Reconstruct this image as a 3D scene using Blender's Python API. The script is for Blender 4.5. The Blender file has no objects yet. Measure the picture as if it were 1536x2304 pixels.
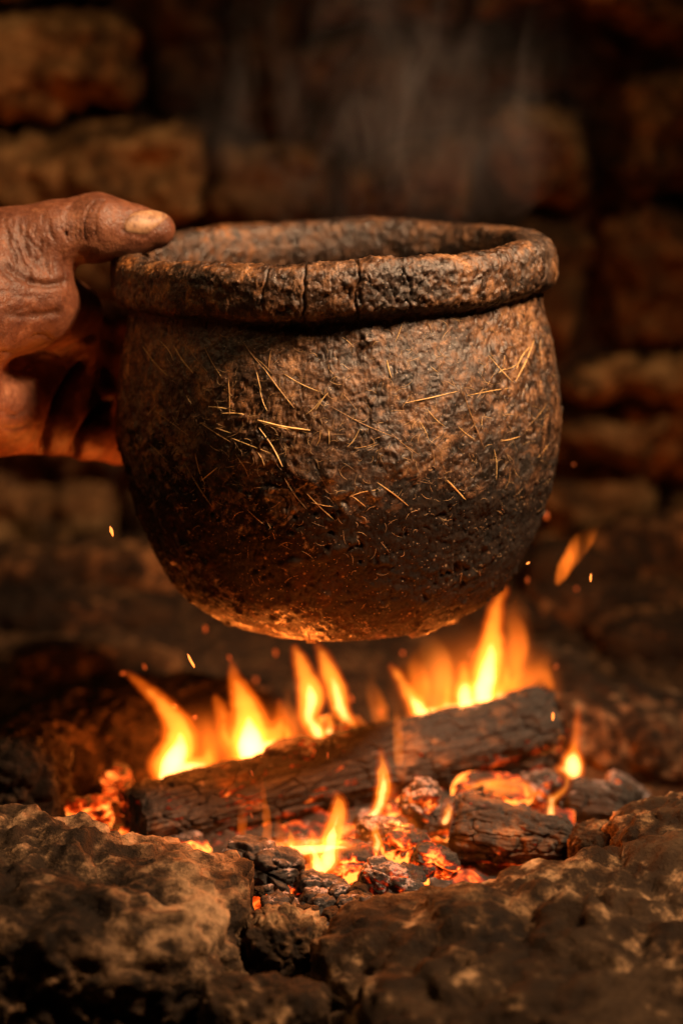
import bpy, bmesh, math, random
import numpy as np
from mathutils import Vector, Matrix
from mathutils.bvhtree import BVHTree

S = bpy.context.scene
C = S.collection
R = math.radians

# ------------------------------------------------------------------ camera, world, lights, exposure
CAM = Vector((0.0, -1.25, 0.4625)); PITCH = 12.6; FPX = 5244.0
cam = bpy.data.cameras.new('camera')
cam.sensor_fit = 'VERTICAL'; cam.sensor_height = 36.0; cam.lens = FPX / 2304.0 * 36.0
cam.clip_start = 0.02; cam.clip_end = 50
cam.dof.use_dof = True; cam.dof.focus_distance = 1.15; cam.dof.aperture_fstop = 4.0
co = bpy.data.objects.new('camera', cam); C.objects.link(co)
co.location = CAM; co.rotation_euler = (R(90 - PITCH), 0, 0)
S.camera = co
S.render.resolution_x = 682; S.render.resolution_y = 1024
S.render.engine = 'CYCLES'
S.view_settings.view_transform = 'Standard'; S.view_settings.look = 'None'
S.view_settings.gamma = 1.0; S.view_settings.exposure = 0.0
S.cycles.use_denoising = True
S.cycles.sample_clamp_indirect = 3.0
S.cycles.max_bounces = 6; S.cycles.volume_bounces = 0; S.cycles.transparent_max_bounces = 24
S.cycles.volume_step_rate = 0.5; S.cycles.volume_max_steps = 256

W = bpy.data.worlds.new('World'); S.world = W; W.use_nodes = True
W.node_tree.nodes['Background'].inputs[0].default_value = (1.0, 0.62, 0.36, 1)
W.node_tree.nodes['Background'].inputs[1].default_value = 0.003

def area(name, loc, target, size, power, col):
    l = bpy.data.lights.new(name, 'AREA'); l.shape = 'RECTANGLE'; l.size = size[0]; l.size_y = size[1]
    l.energy = power; l.color = col
    o = bpy.data.objects.new(name, l); C.objects.link(o); o.location = loc
    o.rotation_euler = (Vector(target) - Vector(loc)).to_track_quat('-Z', 'Y').to_euler()
    return o
def point(name, loc, power, col, r=0.0):
    l = bpy.data.lights.new(name, 'POINT'); l.energy = power; l.color = col; l.shadow_soft_size = r
    o = bpy.data.objects.new(name, l); C.objects.link(o); o.location = loc
    return o
key = area('key_lamp', (0.72, -0.50, 1.22), (0.05, -.05, 0.22), (0.20, 0.26), 4.9, (1.0, 0.61, 0.34)); key.data.spread = R(50)
area('wall_fill_light', (-0.8, -0.45, 1.35), (0.0, 0.52, 0.42), (0.5, 0.5), 3.4, (1.0, 0.56, 0.24))  # added unseen fill light that brightens the wall

# ------------------------------------------------------------------ pixel <-> world
FWD = Vector((0, math.cos(R(PITCH)), -math.sin(R(PITCH)))); UP = Vector((0, math.sin(R(PITCH)), math.cos(R(PITCH))))
def ray(px, py):
    return (FWD + Vector((1, 0, 0)) * ((px - 768) / FPX) - UP * ((py - 1152) / FPX)).normalized()
def P(px, py, Y):
    d = ray(px, py); return CAM + d * ((Y - CAM.y) / d.y)
def proj(V):
    D = V - np.array(CAM); f = np.array(FWD); u = np.array(UP)
    dep = D @ f
    return 768 + FPX * D[:, 0] / dep, 1152 - FPX * (D @ u) / dep, dep

# fire light: small added lamps in flames, embers and open air below the pot
for (px, py, Y, e) in [(600, 1640, -.135, .13), (720, 1600, -.125, .14), (960, 1630, -.125, .12), (1060, 1600, -.07, .12), (640, 1555, -.062, .40), (450, 1540, .0, .26), (1010, 1500, -.03, .14), (560, 1610, .055, .42), (390, 1640, .050, .40), (690, 1575, .06, .32), (930, 1530, .085, .26),
                       (1070, 1500, .10, .38), (757, 1770, -.115, .20), (1120, 1745, -.035, .10),
                       (1295, 1660, .06, .14), (900, 1850, -.10, .06), (200, 1700, .02, .05)]:
    point('fire_lamp', P(px, py, Y), e, (1.0, 0.20, 0.022))

# ------------------------------------------------------------------ numpy noise
def _h(ix, iy, iz, s):
    n = (ix.astype(np.int64) * 374761393 + iy.astype(np.int64) * 668265263 + iz.astype(np.int64) * 1274126177 + s * 974634777) & 0xffffffff
    n = ((n ^ (n >> 13)) * 1274126177) & 0xffffffff
    n = ((n ^ (n >> 16)) * 2246822519) & 0xffffffff
    return ((n ^ (n >> 15)) & 0xffffff).astype(np.float32) / 16777215.0
def vnoise(p, s=0):
    f = np.floor(p); i = f.astype(np.int64); t = (p - f).astype(np.float32); t = t * t * t * (t * (t * 6 - 15) + 10)
    r = 0
    for dx in (0, 1):
        wx = t[:, 0] if dx else 1 - t[:, 0]
        for dy in (0, 1):
            wy = t[:, 1] if dy else 1 - t[:, 1]
            for dz in (0, 1):
                wz = t[:, 2] if dz else 1 - t[:, 2]
                r = r + wx * wy * wz * _h(i[:, 0] + dx, i[:, 1] + dy, i[:, 2] + dz, s)
    return r * 2 - 1
ROT = np.array([[.36, .48, -.8], [-.8, .6, 0], [.48, .64, .6]])
def fbm(p, scale, octv=4, s=0, gain=.5, ridge=False):
    q = p * scale; a = 1; r = 0; tot = 0
    for k in range(octv):
        v = vnoise(q, s + k * 17)
        if ridge: v = 1 - 2 * np.abs(v)
        r = r + a * v; tot += a; a *= gain; q = (q @ ROT.T) * 2.03 + 11.3
    return r / tot
def worley(p, scale, s=0):
    q = p * scale; f = np.floor(q).astype(np.int64)
    d1 = np.full(len(q), 9., np.float32); d2 = d1.copy(); cid = np.zeros(len(q), np.float32)
    for dx in (-1, 0, 1):
        for dy in (-1, 0, 1):
            for dz in (-1, 0, 1):
                c = f + np.array([dx, dy, dz])
                o = np.stack([_h(c[:, 0], c[:, 1], c[:, 2], s + k) for k in (1, 2, 3)], 1)
                d = np.linalg.norm(c + o - q, axis=1).astype(np.float32)
                idn = o[:, 0]
                m = d < d1
                d2 = np.where(m, d1, np.minimum(d2, d)); cid = np.where(m, idn, cid); d1 = np.where(m, d, d1)
    return d1, d2, cid
def sstep(a, b, x):
    t = np.clip((x - a) / (b - a), 0, 1); return t * t * (3 - 2 * t)

# ------------------------------------------------------------------ mesh helpers
def tag(o, label=None, cat=None, group=None, kind=None):
    if label: o['label'] = label
    if cat: o['category'] = cat
    if group: o['group'] = group
    if kind: o['kind'] = kind
    return o
def mkmesh(name, V, F, mat, parent=None, origin=None, smooth=True):
    """V in world space; origin = the object's own origin (parent empties are unrotated)."""
    V = np.asarray(V, float)
    org = np.array(origin if origin is not None else (0, 0, 0), float)
    me = bpy.data.meshes.new(name)
    F = np.asarray(F) if not isinstance(F, list) else F
    if isinstance(F, np.ndarray):
        n = F.shape[1]
        me.vertices.add(len(V)); me.vertices.foreach_set('co', (V - org).astype(np.float32).ravel())
        me.loops.add(F.size); me.loops.foreach_set('vertex_index', F.astype(np.int32).ravel())
        me.polygons.add(len(F)); me.polygons.foreach_set('loop_start', np.arange(0, F.size, n, dtype=np.int32))
        me.update(calc_edges=True)
    else:
        me.from_pydata((V - org).tolist(), [], F)
    if smooth: me.polygons.foreach_set('use_smooth', np.ones(len(me.polygons), bool))
    me.materials.append(mat)
    o = bpy.data.objects.new(name, me); C.objects.link(o)
    if parent:
        o.parent = parent; o.location = Vector(org) - parent.location
    else:
        o.location = org
    return o
def empty(name, loc):
    o = bpy.data.objects.new(name, None); o.empty_display_size = .01; C.objects.link(o); o.location = loc; return o
def attr(o, name, arr):
    a = o.data.attributes.new(name, 'FLOAT', 'POINT'); a.data.foreach_set('value', np.asarray(arr, np.float32))
_ico = {}
def ico(sub):
    if sub not in _ico:
        bm = bmesh.new(); bmesh.ops.create_icosphere(bm, subdivisions=sub, radius=1)
        _ico[sub] = (np.array([v.co[:] for v in bm.verts]), np.array([[v.index for v in f.verts] for f in bm.faces])); bm.free()
    return _ico[sub]
def normals(V, F):
    if F.shape[1] == 4: n = np.cross(V[F[:, 2]] - V[F[:, 0]], V[F[:, 3]] - V[F[:, 1]])
    else: n = np.cross(V[F[:, 1]] - V[F[:, 0]], V[F[:, 2]] - V[F[:, 0]])
    N = np.zeros_like(V)
    for k in range(F.shape[1]):
        for c in range(3): N[:, c] += np.bincount(F[:, k], n[:, c], len(V))
    return N / (np.linalg.norm(N, axis=1)[:, None] + 1e-12)
def rotm(rx, ry, rz):
    return np.array((Matrix.Rotation(R(rz), 3, 'Z') @ Matrix.Rotation(R(ry), 3, 'Y') @ Matrix.Rotation(R(rx), 3, 'X')))
def surface_nets(F, org, h):
    nx, ny, nz = F.shape; neg = F < 0
    c = np.zeros((nx - 1, ny - 1, nz - 1), np.int8)
    for a in (0, 1):
        for b in (0, 1):
            for d in (0, 1): c += neg[a:nx - 1 + a, b:ny - 1 + b, d:nz - 1 + d]
    I = np.argwhere((c > 0) & (c < 8)); idx = -np.ones(c.shape, np.int64); idx[tuple(I.T)] = np.arange(len(I))
    acc = np.zeros((len(I), 3)); cnt = np.zeros(len(I))
    for ax in range(3):
        o1, o2 = [k for k in range(3) if k != ax]
        for a in (0, 1):
            for b in (0, 1):
                p0 = I.copy(); p0[:, o1] += a; p0[:, o2] += b; p1 = p0.copy(); p1[:, ax] += 1
                f0 = F[tuple(p0.T)]; f1 = F[tuple(p1.T)]; m = (f0 < 0) != (f1 < 0)
                t = f0 / np.where(m, f0 - f1, 1); q = p0.astype(float); q[:, ax] += t
                acc[m] += q[m]; cnt[m] += 1
    V = acc / cnt[:, None] * h + np.array(org)
    Q = []
    for ax in range(3):
        o1, o2 = (ax + 1) % 3, (ax + 2) % 3
        sl0 = [slice(None)] * 3; sl1 = [slice(None)] * 3; sl0[ax] = slice(0, -1); sl1[ax] = slice(1, None)
        ch = neg[tuple(sl0)] != neg[tuple(sl1)]
        E = np.argwhere(ch); E = E[(E[:, o1] > 0) & (E[:, o2] > 0)]
        E = E[(E[:, o1] < F.shape[o1] - 1) & (E[:, o2] < F.shape[o2] - 1)]
        s = neg[tuple(E.T)]
        def at(d1, d2):
            e = E.copy(); e[:, o1] -= d1; e[:, o2] -= d2; return idx[tuple(e.T)]
        q = np.stack([at(1, 1), at(0, 1), at(0, 0), at(1, 0)], 1)
        q[~s] = q[~s][:, ::-1]; Q.append(q)
    return V, np.concatenate(Q)
def smin(a, b, k):
    h = np.clip(.5 + .5 * (b - a) / k, 0, 1); return b + (a - b) * h - k * h * (1 - h)
def cone(X, a, b, ra, rb, sq=None):
    a = np.array(a, np.float32); b = np.array(b, np.float32); ab = b - a
    q = X - a
    t = np.clip((q @ ab) / (ab @ ab), 0, 1)
    d = q - t[..., None] * ab
    if sq is not None: d = d / np.array(sq, np.float32)
    return np.linalg.norm(d, axis=-1) - (ra + (rb - ra) * t)
def grid(lo, hi, h):
    ax = [np.arange(lo[k], hi[k] + h, h, dtype=np.float32) for k in range(3)]
    return np.stack(np.meshgrid(*ax, indexing='ij'), -1)

# ------------------------------------------------------------------ material helper
class M:
    def __init__(s, name):
        s.m = bpy.data.materials.new(name); s.m.use_nodes = True; s.t = s.m.node_tree; s.n = s.t.nodes
        s.b = s.n['Principled BSDF']; s.out = s.n['Material Output']
        s.tc = s.n.new('ShaderNodeTexCoord'); s._oi = None
    def link(s, a, b): s.t.links.new(a, b)
    def coord(s, scale=(1, 1, 1), rnd=True):
        mp = s.n.new('ShaderNodeMapping'); mp.inputs['Scale'].default_value = scale
        s.link(s.tc.outputs['Object'], mp.inputs['Vector'])
        if rnd:
            oi = s.n.new('ShaderNodeObjectInfo'); v = s.math('MULTIPLY', oi.outputs['Random'], 7.0)
            s.link(v, mp.inputs['Location'])
        return mp.outputs[0]
    def noise(s, scale, vec, det=5, rough=.6, dist=0.0):
        n = s.n.new('ShaderNodeTexNoise'); n.inputs['Scale'].default_value = scale; n.inputs['Detail'].default_value = det
        n.inputs['Roughness'].default_value = rough; n.inputs['Distortion'].default_value = dist; s.link(vec, n.inputs['Vector'])
        return n.outputs['Fac']
    def vor(s, scale, vec, feature='F1', out='Distance'):
        n = s.n.new('ShaderNodeTexVoronoi'); n.feature = feature; n.inputs['Scale'].default_value = scale; s.link(vec, n.inputs['Vector'])
        return n.outputs[out]
    def math(s, op, a, b=None, c=None, clamp=False):
        n = s.n.new('ShaderNodeMath'); n.operation = op; n.use_clamp = clamp
        for k, v in enumerate((a, b, c)):
            if v is None: continue
            if isinstance(v, (int, float)): n.inputs[k].default_value = v
            else: s.link(v, n.inputs[k])
        return n.outputs[0]
    def step(s, x, a, b, lo=0.0, hi=1.0):
        n = s.n.new('ShaderNodeMapRange'); n.interpolation_type = 'SMOOTHSTEP'
        s.link(x, n.inputs[0]); n.inputs[1].default_value = a; n.inputs[2].default_value = b; n.inputs[3].default_value = lo; n.inputs[4].default_value = hi
        return n.outputs[0]
    def ramp(s, fac, stops):
        n = s.n.new('ShaderNodeValToRGB'); e = n.color_ramp.elements
        while len(e) < len(stops): e.new(.5)
        for k, (p, c) in enumerate(stops): e[k].position = p; e[k].color = (*c, 1)
        s.link(fac, n.inputs[0]); return n.outputs[0]
    def mix(s, fac, a, b, mode='MIX'):
        n = s.n.new('ShaderNodeMix'); n.data_type = 'RGBA'; n.blend_type = mode
        for k, v in ((0, fac), (6, a), (7, b)):
            if isinstance(v, (int, float)): n.inputs[k].default_value = v
            elif isinstance(v, tuple): n.inputs[k].default_value = (*v, 1)
            else: s.link(v, n.inputs[k])
        return n.outputs[2]
    def attr(s, name):
        n = s.n.new('ShaderNodeAttribute'); n.attribute_name = name; return n.outputs['Fac']
    def nz(s):
        g = s.n.new('ShaderNodeNewGeometry'); x = s.n.new('ShaderNodeSeparateXYZ'); s.link(g.outputs['Normal'], x.inputs[0]); return x.outputs[2]
    def bump(s, h, strength, dist, prev=None):
        n = s.n.new('ShaderNodeBump'); n.inputs['Strength'].default_value = strength; n.inputs['Distance'].default_value = dist
        s.link(h, n.inputs['Height'])
        if prev is not None: s.link(prev, n.inputs['Normal'])
        return n.outputs[0]
    def fin(s, col, rough, normal=None, spec=.5):
        for k, v in (('Base Color', col), ('Roughness', rough), ('Normal', normal), ('Specular IOR Level', spec)):
            if v is None: continue
            if isinstance(v, (int, float)): s.b.inputs[k].default_value = v
            elif isinstance(v, tuple): s.b.inputs[k].default_value = (*v, 1)
            else: s.link(v, s.b.inputs[k])
        return s.m

def rock_mat(name, dark, mid, light, scale=1.0, soot=.45, redness=None):
    m = M(name); v = m.coord((scale,) * 3)
    n1 = m.noise(18, v, 6, .62, .4); n2 = m.noise(70, v, 6, .7); n3 = m.noise(330, v, 4, .7); n4 = m.noise(7, v, 4, .6)
    f = m.math('ADD', m.math('MULTIPLY', n1, .6), m.math('MULTIPLY', n2, .4))
    col = m.ramp(f, [(.39, dark), (.49, mid), (.61, light)])
    sm = m.step(m.math('ADD', m.math('MULTIPLY', n4, .6), m.math('MULTIPLY', n2, .4)), soot, soot + .09)
    col = m.mix(m.math('MULTIPLY', m.math('SUBTRACT', 1.0, sm), .88), col, tuple(c * .22 for c in dark))
    col = m.mix(m.step(n3, .35, .65, .35, 0), col, (.02, .013, .008))
    nb = m.bump(n3, .8, .0018, m.bump(n2, .8, .005))
    return m.fin(col, m.step(n2, .3, .7, .75, .95), nb, .12)
rockF = rock_mat('hearth_stone', (.018, .011, .006), (.14, .078, .035), (.48, .30, .155), 1.0, .50)
rockL = rock_mat('shaded_hearth_stone', (.014, .009, .005), (.075, .043, .021), (.34, .21, .11), .9, .49)  # darker copy for the left stone, light falloff put into its colour
rockB = rock_mat('dimmed_boulder', (.010, .006, .003), (.055, .025, .009), (.22, .11, .040), .8, .47)  # boulder colour darkened to paint in the dim light behind the fire
rockD = rock_mat('sooty_stone', (.014, .009, .006), (.070, .042, .022), (.22, .14, .078), 1.3, .50)

# ================================================================== SETTING
# ground
def build_ground():
    xs = np.concatenate([np.linspace(-1.6, -.36, 60, False), np.linspace(-.36, .36, 330, False), np.linspace(.36, 1.6, 60)])
    ys = np.concatenate([np.linspace(-1.6, -.40, 50, False), np.linspace(-.40, .50, 380, False), np.linspace(.50, .95, 60)])
    X, Y = np.meshgrid(xs, ys, indexing='ij'); p = np.stack([X.ravel(), Y.ravel(), 0 * X.ravel()], 1)
    z = fbm(p, 9, 5, 3) * .012 + fbm(p, 60, 4, 9, .6) * .004
    d1, d2, _ = worley(p, 55, 5); z += (.5 - np.clip(d1, 0, .5)) * .010
    z += sstep(.14, .5, p[:, 1]) * .035 - .010
    p[:, 2] = z
    nx, ny = len(xs), len(ys); a = np.arange(nx * ny).reshape(nx, ny)
    F = np.stack([a[:-1, :-1], a[1:, :-1], a[1:, 1:], a[:-1, 1:]], -1).reshape(-1, 4)
    m = M('ashy_earth'); v = m.coord(rnd=False)
    n1 = m.noise(26, v, 6, .65); n2 = m.noise(170, v, 5, .7)
    col = m.ramp(m.math('ADD', m.math('MULTIPLY', n1, .55), m.math('MULTIPLY', n2, .45)), [(.38, (.012, .009, .007)), (.5, (.022, .012, .006)), (.64, (.10, .055, .025))])
    mm = m.fin(col, .95, m.bump(n2, .7, .003), .08)
    tag(mkmesh('ground', p, F, mm), kind='structure')
build_ground()

# stone wall behind
def build_wall():
    WY = .52
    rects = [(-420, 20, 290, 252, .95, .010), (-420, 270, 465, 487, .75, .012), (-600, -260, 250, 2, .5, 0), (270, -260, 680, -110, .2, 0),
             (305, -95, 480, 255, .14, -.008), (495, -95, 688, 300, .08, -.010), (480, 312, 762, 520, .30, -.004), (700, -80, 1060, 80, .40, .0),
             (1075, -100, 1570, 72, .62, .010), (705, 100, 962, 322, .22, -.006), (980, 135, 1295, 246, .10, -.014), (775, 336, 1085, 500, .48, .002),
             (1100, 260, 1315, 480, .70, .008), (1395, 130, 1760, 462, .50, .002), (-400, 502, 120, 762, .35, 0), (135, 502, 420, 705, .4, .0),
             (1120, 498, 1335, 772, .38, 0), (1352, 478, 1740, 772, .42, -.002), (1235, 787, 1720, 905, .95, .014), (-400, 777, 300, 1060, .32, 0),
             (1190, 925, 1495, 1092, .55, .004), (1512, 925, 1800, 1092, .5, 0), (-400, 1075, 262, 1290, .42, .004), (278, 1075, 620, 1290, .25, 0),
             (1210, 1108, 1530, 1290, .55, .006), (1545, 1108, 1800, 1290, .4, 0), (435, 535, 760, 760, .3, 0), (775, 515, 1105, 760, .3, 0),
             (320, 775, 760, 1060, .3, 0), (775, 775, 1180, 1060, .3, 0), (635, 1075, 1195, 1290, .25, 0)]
    B = []
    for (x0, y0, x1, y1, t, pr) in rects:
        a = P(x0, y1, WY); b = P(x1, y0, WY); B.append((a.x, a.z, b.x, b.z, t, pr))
    rnd = random.Random(4)
    zl = P(768, 1300, WY).z; zt = P(768, -260, WY).z; xl = min(b[0] for b in B); xr = P(1760, 500, WY).x
    z = -.25
    while z < 1.5:
        hgt = rnd.uniform(.07, .10); x = -1.7
        while x < 1.7:
            w = rnd.uniform(.10, .22)
            cx, cz = x + w / 2, z + hgt / 2
            if not (xl - .02 < cx < xr + .02 and zl < cz < zt):
                x1 = x + w - .008
                B.append((x, z, x1, z + hgt - .008, rnd.uniform(.15, .7), rnd.uniform(-.006, .01)))
            x += w
        z += hgt
    xs = np.linspace(-1.6, 1.6, 760); zs = np.linspace(-.2, 1.45, 420)
    X, Z = np.meshgrid(xs, zs, indexing='ij'); p = np.stack([X.ravel(), 0 * X.ravel(), Z.ravel()], 1)
    wx = p[:, 0] + fbm(p, 12, 5, 21, .65) * .034; wz = p[:, 2] + fbm(p, 12, 5, 33, .65) * .028
    H = np.full(len(p), -.035); T = np.full(len(p), .08)
    for (x0, z0, x1, z1, t, pr) in B:
        r = .018
        dx = np.maximum(np.maximum(x0 + r - wx, wx - x1 + r), 0); dz = np.maximum(np.maximum(z0 + r - wz, wz - z1 + r), 0)
        d = r - np.sqrt(dx * dx + dz * dz)
        h = np.where(d > 0, -.035 + (.035 + pr) * np.sqrt(np.clip(d / r, 0, 1)), -.035)
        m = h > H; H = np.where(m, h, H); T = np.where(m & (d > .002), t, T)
    H += fbm(p, 22, 5, 5, .65) * .030 + fbm(p, 7, 3, 8) * .014
    p[:, 1] = WY - H
    a = np.arange(len(p)).reshape(len(xs), len(zs))
    F = np.stack([a[:-1, :-1], a[1:, :-1], a[1:, 1:], a[:-1, 1:]], -1).reshape(-1, 4)
    # give the wall its thickness: a back sheet
    m = M('wall_stone'); v = m.coord(rnd=False); t = m.attr('tone')  # block tone: sooty middle stones darker, lit stones painted brighter
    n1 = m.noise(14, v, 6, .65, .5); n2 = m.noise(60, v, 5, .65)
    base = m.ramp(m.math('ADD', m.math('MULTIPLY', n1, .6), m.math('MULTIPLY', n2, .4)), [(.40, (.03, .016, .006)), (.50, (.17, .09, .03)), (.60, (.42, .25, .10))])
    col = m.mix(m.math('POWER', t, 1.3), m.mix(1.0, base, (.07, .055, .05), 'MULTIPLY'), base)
    mm = m.fin(col, .9, m.bump(n2, .6, .006), .2)
    root = empty('stone_wall', (0, WY, 0)); tag(root, 'dark rough stone wall of brown blocks behind the fire', 'wall')
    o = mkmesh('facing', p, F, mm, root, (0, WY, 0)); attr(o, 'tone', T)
    bx = np.array([(x, y, zz) for x in (-1.6, 1.6) for y in (WY + .07, WY + .40) for zz in (-.2, 1.45)])
    mkmesh('core', bx, [(0, 1, 3, 2), (4, 6, 7, 5), (0, 4, 5, 1), (2, 3, 7, 6), (1, 5, 7, 3), (0, 2, 6, 4)], mm, root, (0, WY, 0), False)
build_wall()

# ------------------------------------------------------------------ stones
def rock(name, label, cat, c, half, rot=(0, 0, 0), seed=0, sub=6, n=4.0, mat=None, group=None, rough=1.0, kind=None):
    D, F = ico(sub)
    e = (np.abs(D) ** n).sum(1) ** (1 / n); Q = D / e[:, None] * np.array(half)
    s = min(half)
    off = seed * 3.71
    Q2 = Q + off
    L = 1 / max(half)
    disp = fbm(Q2, 1.3 * L, 3, seed) * .20 * s + fbm(Q2, 4 * L, 4, seed + 5, .55, True) * .09 * s * rough
    d1, d2, _ = worley(Q2, 3.2 * L, seed); disp += np.clip(d2 - d1, 0, .35) * .26 * s * rough
    if sub >= 6: disp += fbm(Q2, 38, 4, seed + 2, .6, True) * .0034 * rough + fbm(Q2, 300, 3, seed + 3, .65) * .0009
    if sub >= 7:
        e1, e2, ec = worley(Q2 + fbm(Q2, 40, 2, seed)[:, None] * .006, 34, seed + 7); disp += (ec - .5) * .0050 - (1 - sstep(0, .09, e2 - e1)) * .0016
    if sub >= 6: disp += fbm(Q2, 120, 4, seed + 9, .6) * .0022 * rough - (fbm(Q2, 60, 3, seed + 31) > .42) * .0016
    Q = Q + D * disp[:, None]
    Rm = rotm(*rot); V = Q @ Rm.T + np.array(c)
    zmin = V[:, 2].min()
    o = mkmesh(name, V, F, mat or rockF, None, (c[0], c[1], zmin))
    return tag(o, label, cat, group, kind)

def rk(px, py, Y, hpx, **k):   # centre by pixel at depth Y, half sizes in metres
    return dict(c=tuple(P(px, py, Y)), half=hpx, **k)
rock('hearth_stone', 'large blurred dark stone filling the lower left corner in front of the fire', 'stone', c=(-.162, -.205, .003), half=(.108, .072, .052), rot=(0, 3, -8), seed=3, sub=7, n=7, rough=1.25, mat=rockL)
rock('hearth_stone', 'broad tan stone slab across the lower right corner in front of the fire', 'stone', c=(.150, -.254, -.006), half=(.146, .080, .055), rot=(2, -4, 16), seed=12, sub=7, n=6, rough=1.25)
rock('hearth_stone', 'tan stone at the right edge just behind the broad foreground slab', 'stone', **rk(1530, 1890, -.12, (.036, .028, .017)), seed=21, rot=(0, -8, 20))
rock('hearth_stone', 'small pale stone between the charred branch end and the right edge stone', 'stone', **rk(1370, 1905, -.11, (.018, .014, .010)), seed=22)
rock('hearth_stone', 'dark rounded stone cut by the left edge above the foreground stone', 'stone', **rk(15, 1790, -.02, (.030, .030, .030)), seed=23, mat=rockD)
rock('hearth_stone', 'wide stone lit orange behind the left end of the log', 'stone', **rk(190, 1720, .10, (.050, .034, .036)), seed=24, mat=rockD, rot=(0, -6, 10))
rock('hearth_stone', 'low dark stone behind the left flames', 'stone', **rk(420, 1640, .19, (.060, .034, .030)), seed=25, mat=rockD)
rock('hearth_stone', 'long dark stone behind the fire on the right', 'stone', **rk(1400, 1690, .16, (.080, .040, .034)), seed=26, mat=rockD, rot=(0, 4, -14))
rock('hearth_stone', 'blurred pale topped stone at the right edge beyond the fire', 'stone', **rk(1500, 1600, .30, (.060, .040, .030)), seed=27, mat=rockB)
rock('hearth_stone', 'dark blurred boulder at the left edge beyond the fire', 'stone', **rk(40, 1610, .30, (.080, .045, .038)), seed=28, mat=rockB)
rock('hearth_stone', 'blurred boulder low against the wall right of the pot', 'stone', **rk(1370, 1400, .40, (.060, .035, .030)), seed=29, mat=rockB)
rock('hearth_stone', 'blurred boulder low against the wall left of the pot', 'stone', **rk(180, 1440, .40, (.075, .035, .034)), seed=30, mat=rockB)
rock('hearth_stone', 'dark boulder in the middle behind the flames under the pot', 'stone', **rk(740, 1530, .40, (.120, .050, .045)), seed=31, mat=rockB)
rock('hearth_stone', 'flat blurred stone behind the tall flames on the right', 'stone', **rk(1130, 1560, .28, (.060, .034, .028)), seed=32, mat=rockD)
for k, (lab, px, py, Y, hs) in enumerate([
        ('pitted brown boulder at the right edge halfway between fire and wall', 1490, 1480, .34, (.050, .035, .030)),
        ('knobbly boulder against the wall directly below the detached flame', 1310, 1330, .43, (.042, .03, .034)),
        ('tall boulder against the wall at the right edge of the view', 1490, 1300, .44, (.055, .03, .045)),
        ('dark boulder against the wall left of the pot foot', 250, 1330, .44, (.050, .03, .038)),
        ('dark boulder against the wall at the left edge', 60, 1340, .44, (.060, .03, .034)),
        ('small boulder in front of the left heap', 150, 1520, .28, (.035, .024, .020)),
        ('boulder at the foot of the wall behind the tallest flame', 1180, 1440, .40, (.050, .035, .030)),
        ('flat boulder beyond the fire right of the log end', 1330, 1520, .36, (.050, .035, .025)),
        ('brown boulder beyond the left flame tip', 270, 1545, .30, (.045, .030, .024))]):
    lab = lab.replace('sunlit looking ', '')
    rock('boulder', lab, 'boulder', **rk(px, py, Y, hs), seed=60 + k, mat=rockB, sub=5, group='boulders heaped against the foot of the wall')
rock('hearth_stone', 'crumbly brown lump between the two foreground stones', 'stone', **rk(640, 2140, -.215, (.018, .016, .014)), seed=33, rough=1.6)
rock('hearth_stone', 'lowest rounded stone in the gap between the two foreground stones', 'stone', **rk(600, 2290, -.29, (.026, .016, .014)), seed=34)

# ------------------------------------------------------------------ POT
def zpix(py, Y=0.0): return P(768, py, Y).z
PX = 1 / 4195.0
ZR = zpix(560)
outer = [(473, 722), (487, 770), (497, 830), (503, 900), (503, 950), (497, 1010), (484, 1075), (463, 1145), (434, 1218), (398, 1285), (352, 1342), (296, 1385), (225, 1414), (140, 1432), (60, 1440), (0, 1442)]
prof = []     # from inner bottom up, over the rim, and down the outside
zb = zpix(1442, -.03)
def zz(py): return zpix(py, -.03 * sstep(1250, 1440, py))
inner = [(0, zb + .014), (.05, zb + .016), (.085, zb + .035), (.105, zb + .075), (.108, zb + .13), (.101, ZR - .030), (.0975, ZR - .014), (.0985, ZR - .003), (.1020, ZR + .0030), (.109, ZR + .0046), (.1148, ZR + .0030), (.1180, ZR - .0010), (.1188, ZR - .006), (.1187, ZR - .0150), (.1172, ZR - .0195), (.1138, ZR - .0222), (.1108, ZR - .0240), (.1108, ZR - .0290)]
prof = [(r, z) for r, z in inner] + [(w * PX, float(zz(y))) for w, y in outer]
prof = np.array(prof)
# smooth resample (Catmull-Rom)
def resample(pts, n):
    pts = np.asarray(pts, float); k = len(pts)
    e = np.vstack([2 * pts[0] - pts[1], pts, 2 * pts[-1] - pts[-2]]); out = []
    for i in range(k - 1):
        p0, p1, p2, p3 = e[i:i + 4]; t = np.linspace(0, 1, 24, False)[:, None]
        out.append(.5 * ((2 * p1) + (-p0 + p2) * t + (2 * p0 - 5 * p1 + 4 * p2 - p3) * t ** 2 + (-p0 + 3 * p1 - 3 * p2 + p3) * t ** 3))
    out = np.vstack(out + [pts[-1:]]); s = np.concatenate([[0], np.cumsum(np.linalg.norm(np.diff(out, axis=0), axis=1))])
    u = np.linspace(0, s[-1], n); return np.stack([np.interp(u, s, out[:, j]) for j in range(pts.shape[1])], 1)
POTC = Vector(((751 - 768) * PX, 0, ZR)); TILT = -1.9
Tm = rotm(0, TILT, 0)
def revolve(pr, nu):
    th = np.linspace(0, 2 * np.pi, nu, False); nv = len(pr)
    r = pr[:, 0][None, :]; V = np.stack([r * np.sin(th)[:, None], -r * np.cos(th)[:, None], np.repeat(pr[None, :, 1] - ZR, nu, 0)], -1)
    a = np.arange(nu * nv).reshape(nu, nv); b = np.roll(a, -1, 0)
    F = np.stack([a[:, :-1], b[:, :-1], b[:, 1:], a[:, 1:]], -1).reshape(-1, 4)
    return V.reshape(-1, 3), F, np.repeat(th, nv)
def pot_world(V): return V @ Tm.T + np.array(POTC)

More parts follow.
